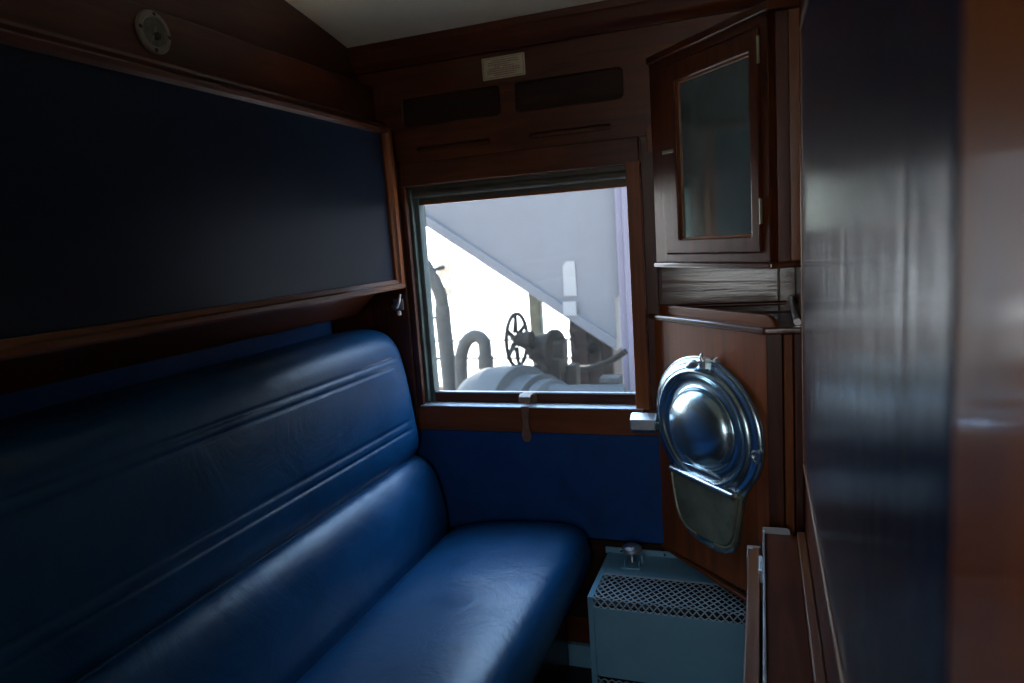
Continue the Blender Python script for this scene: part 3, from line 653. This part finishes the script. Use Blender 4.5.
obj('pipe', lc(MB().tube(smooth([(-2.225,4.7,-1.374),(-2.235,4.7,-.9),(-2.245,4.7,-.55),(-2.245,4.7,-.40),(-2.27,4.7,-.30),(-2.34,4.7,-.16),(-2.385,4.7,-.04),(-2.36,4.7,.10),(-2.355,4.7,.3)],60), [.058]*20+[.05]*21+[.035]*20).up()), PIPE, t)
for zz, w in ((-.52,.17),(-.83,.2)):
    obj('bracket_rod', lc(MB().tube([(-2.45,4.68,zz-.03),(-2.20,4.66,zz+.015)], .010, 8).up()), PIPE, t)
hp = plate(rounded(-.05,.05,-.36,.06,.02), [[(.03*math.cos(a), c+.05*math.sin(a)) for a in [math.radians(q*20) for q in range(18)]] for c in (-.04,-.24)], .02, .003)
obj('slotted_plate', lc(shift(hp, -2.285, 4.86, -.02).up()), plain('pale_tan_paint', (.42,.33,.24), rough=.7, spec=.12), t)['label'] = 'pale perforated strap plate'
obj('plate_arm', lc(MB().tube([(-2.33,4.70,-.18),(-2.285,4.865,-.16)], .015, 8).up()), PIPE, t)

o = obj('signal_post', MB().box(-2.10, -1.99, 6.3, 6.4, GZ, .2).up(), plain('lichen_grey_post', (.055,.052,.036), spec=.12, rough=.8, noise=.4, scale=10), bevel=.008); tag(o, 'square grey post behind the hand wheel', 'post')
o = obj('platform_edge', MB().box(-14, -2.9, 9.0, 9.4, GZ, -2.02).up(), BRICK); tag(o, 'low red-brown platform edge far behind the pipes', 'platform')
o = obj('fence_rail', MB().tube([(-10,8.5,-1.25),(-2.2,8.5,-1.28)], .02, 8).tube([(-10,8.5,-1.5),(-2.2,8.5,-1.52)], .02, 8).up(), plain('pale_fence_paint', (.2,.16,.12), spec=.12, rough=.7)); tag(o, 'two thin pale fence rails in the bright background', 'fence')

t = thing('lineside_cabinet', 'dark brown ribbed lineside cabinet with a pale sloping lid, behind the brake gearbox', 'cabinet', V(-1.43, 6.2, GZ))
lc = lambda mb: loc_children(t, mb)
obj('body', lc(MB().box(-1.63, -1.245, 6.0, 6.5, GZ, -.60).up()), RUST, t)
obj('lid', lc(MB().prism([(-1.64,-.60),(-1.62,-.585),(-1.50,-.555),(-1.235,-.575),(-1.235,-.60)], 'y', 5.97, 6.52).up()), plain('pale_lid_paint', (.10,.115,.125), spec=.12, rough=.6), t)
for x in (-1.625, -1.50, -1.375, -1.28):
    obj('rib', lc(MB().box(x, x+.03, 5.975, 6.0, GZ, -.605).up()), RUST, t)
obj('waist_rail', lc(MB().box(-1.63, -1.245, 5.97, 6.0, -.85, -.80).up()), RUST, t)
obj('hand_hole', lc(MB().lathe([(.05,0),(.07,.0),(.07,.02),(.05,.02),(.05,0)], Matrix.Translation((-1.42,5.99,-.98)) @ R0, 20).up()), IRON, t)
t = thing('flat_wagon', 'low wagon deck carrying the brake gear outside the window', 'wagon', V(-1.7, 5.2, GZ))
lc = lambda mb: loc_children(t, mb)
obj('deck', lc(MB().box(-2.75, -.92, 3.75, 4.88, -1.42, -1.374).up()), DECK, t)
obj('frame', lc(MB().box(-2.70, -1.0, 3.85, 4.8, -1.75, -1.42).up()), IRON, t)
for x, y in ((-2.3,4.1),(-1.3,4.1),(-2.3,4.65),(-1.3,4.65)):
    obj('wheel', lc(MB().lathe([(.02,-.06),(.42,-.06),(.45,-.04),(.42,.06),(.02,.06)], Matrix.Translation((x,y,GZ+.45)) @ R0, 28).up()), IRON, t)
o = obj('brake_hose', MB().tube(smooth([(-1.28,4.85,-.95),(-1.15,4.8,-.93),(-1.0,4.75,-.87),(-.89,4.7,-.80)]), .022, 10).up(), IRON); tag(o, 'dark rubber brake hose slung up to the lilac post', 'hose')
o = obj('buffer_plank', MB().box(-1.02, -.925, 4.62, 4.75, -1.374, -1.0).up(), DRUMM, bevel=.01); tag(o, 'grey buffer plank at the lower right of the window view', 'plank')
o = obj('footboard', MB().box(-1.06, -.925, 4.60, 4.72, -.999, -.965).up(), DRUMM, bevel=.004); tag(o, 'thin grey footboard above the buffer plank', 'footboard')

# ------------------------------------------------------------------ light, camera
SKY_LO, SKY_HI = 7.2, 18.5
w = bpy.data.worlds.new('sky'); bpy.context.scene.world = w; w.use_nodes = True
nt = w.node_tree; bg = nt.nodes['Background']; L = nt.links.new
tc = N(nt, 'ShaderNodeTexCoord'); sx = N(nt, 'ShaderNodeSeparateXYZ'); L(tc.outputs['Generated'], sx.inputs[0])
cr = N(nt, 'ShaderNodeValToRGB'); e = cr.color_ramp.elements
e[0].position = 0.0; e[0].color = (1.0,.97,.92,1); e[1].position = .6; e[1].color = (.42,.66,1.0,1)
m_ = cr.color_ramp.elements.new(.22); m_.color = (.82,.91,1.0,1)
L(sx.outputs['Z'], cr.inputs[0]); L(cr.outputs[0], bg.inputs['Color'])
# the sky is far brighter around the sun (hazy aureole) than away from it
SUN = Vector((-.36, .36, .86)).normalized()
dt = N(nt, 'ShaderNodeVectorMath', operation='DOT_PRODUCT'); L(tc.outputs['Generated'], dt.inputs[0]); dt.inputs[1].default_value = SUN
mr = N(nt, 'ShaderNodeMapRange', interpolation_type='SMOOTHSTEP'); mr.inputs['From Min'].default_value = -.1; mr.inputs['From Max'].default_value = 1.0
mr.inputs['To Min'].default_value = SKY_LO; mr.inputs['To Max'].default_value = SKY_HI; L(dt.outputs['Value'], mr.inputs[0]); L(mr.outputs[0], bg.inputs['Strength'])
sun = bpy.data.lights.new('sun', 'SUN'); sun.energy = 34; sun.angle = .01; sun.color = (1,.93,.82)
so = bpy.data.objects.new('sun', sun); C.objects.link(so)
so.rotation_euler = (-Vector((-.20, .80, .40))).to_track_quat('-Z', 'Y').to_euler()
def portal(name, loc, rot, sx_, sy_):
    l = bpy.data.lights.new(name, 'AREA'); l.shape = 'RECTANGLE'; l.size = sx_; l.size_y = sy_; l.cycles.is_portal = True
    o = bpy.data.objects.new(name, l); C.objects.link(o); o.location = loc; o.rotation_euler = rot
portal('window_portal', V(-.67, 2.09, -.165), (math.radians(-90),0,0), .72, .70)
portal('corridor_portal', V(-.17, -1.24, .085), (math.radians(90),0,0), .70, 1.08)

cam = bpy.data.cameras.new('camera'); co_ = bpy.data.objects.new('camera', cam); C.objects.link(co_)
yaw, pitch, roll = 0.34923547, 0.14237105, -0.06900732
cy, sy = math.cos(yaw), math.sin(yaw)
f = Vector((-sy*math.cos(pitch), cy*math.cos(pitch), -math.sin(pitch))); r = Vector((cy, sy, 0)); u = r.cross(f)
r2 = math.cos(roll)*r + math.sin(roll)*u; u2 = -math.sin(roll)*r + math.cos(roll)*u
M = Matrix((r2, u2, -f)).transposed().to_4x4(); M.translation = (0, 0, CZ); co_.matrix_world = M
cam.sensor_width = 36; cam.lens = 697.97/1024*36; cam.clip_start = .01; cam.clip_end = 300
cam.dof.use_dof = True; cam.dof.focus_distance = 1.75; cam.dof.aperture_fstop = 3.2
sc = bpy.context.scene; sc.camera = co_
vs = sc.view_settings; vs.view_transform = 'Standard'; vs.look = 'None'; vs.gamma = 1; vs.exposure = -0.2; vs.use_curve_mapping = False
sc.cycles.use_denoising = True
sc.cycles.max_bounces = 10; sc.cycles.transparent_max_bounces = 12
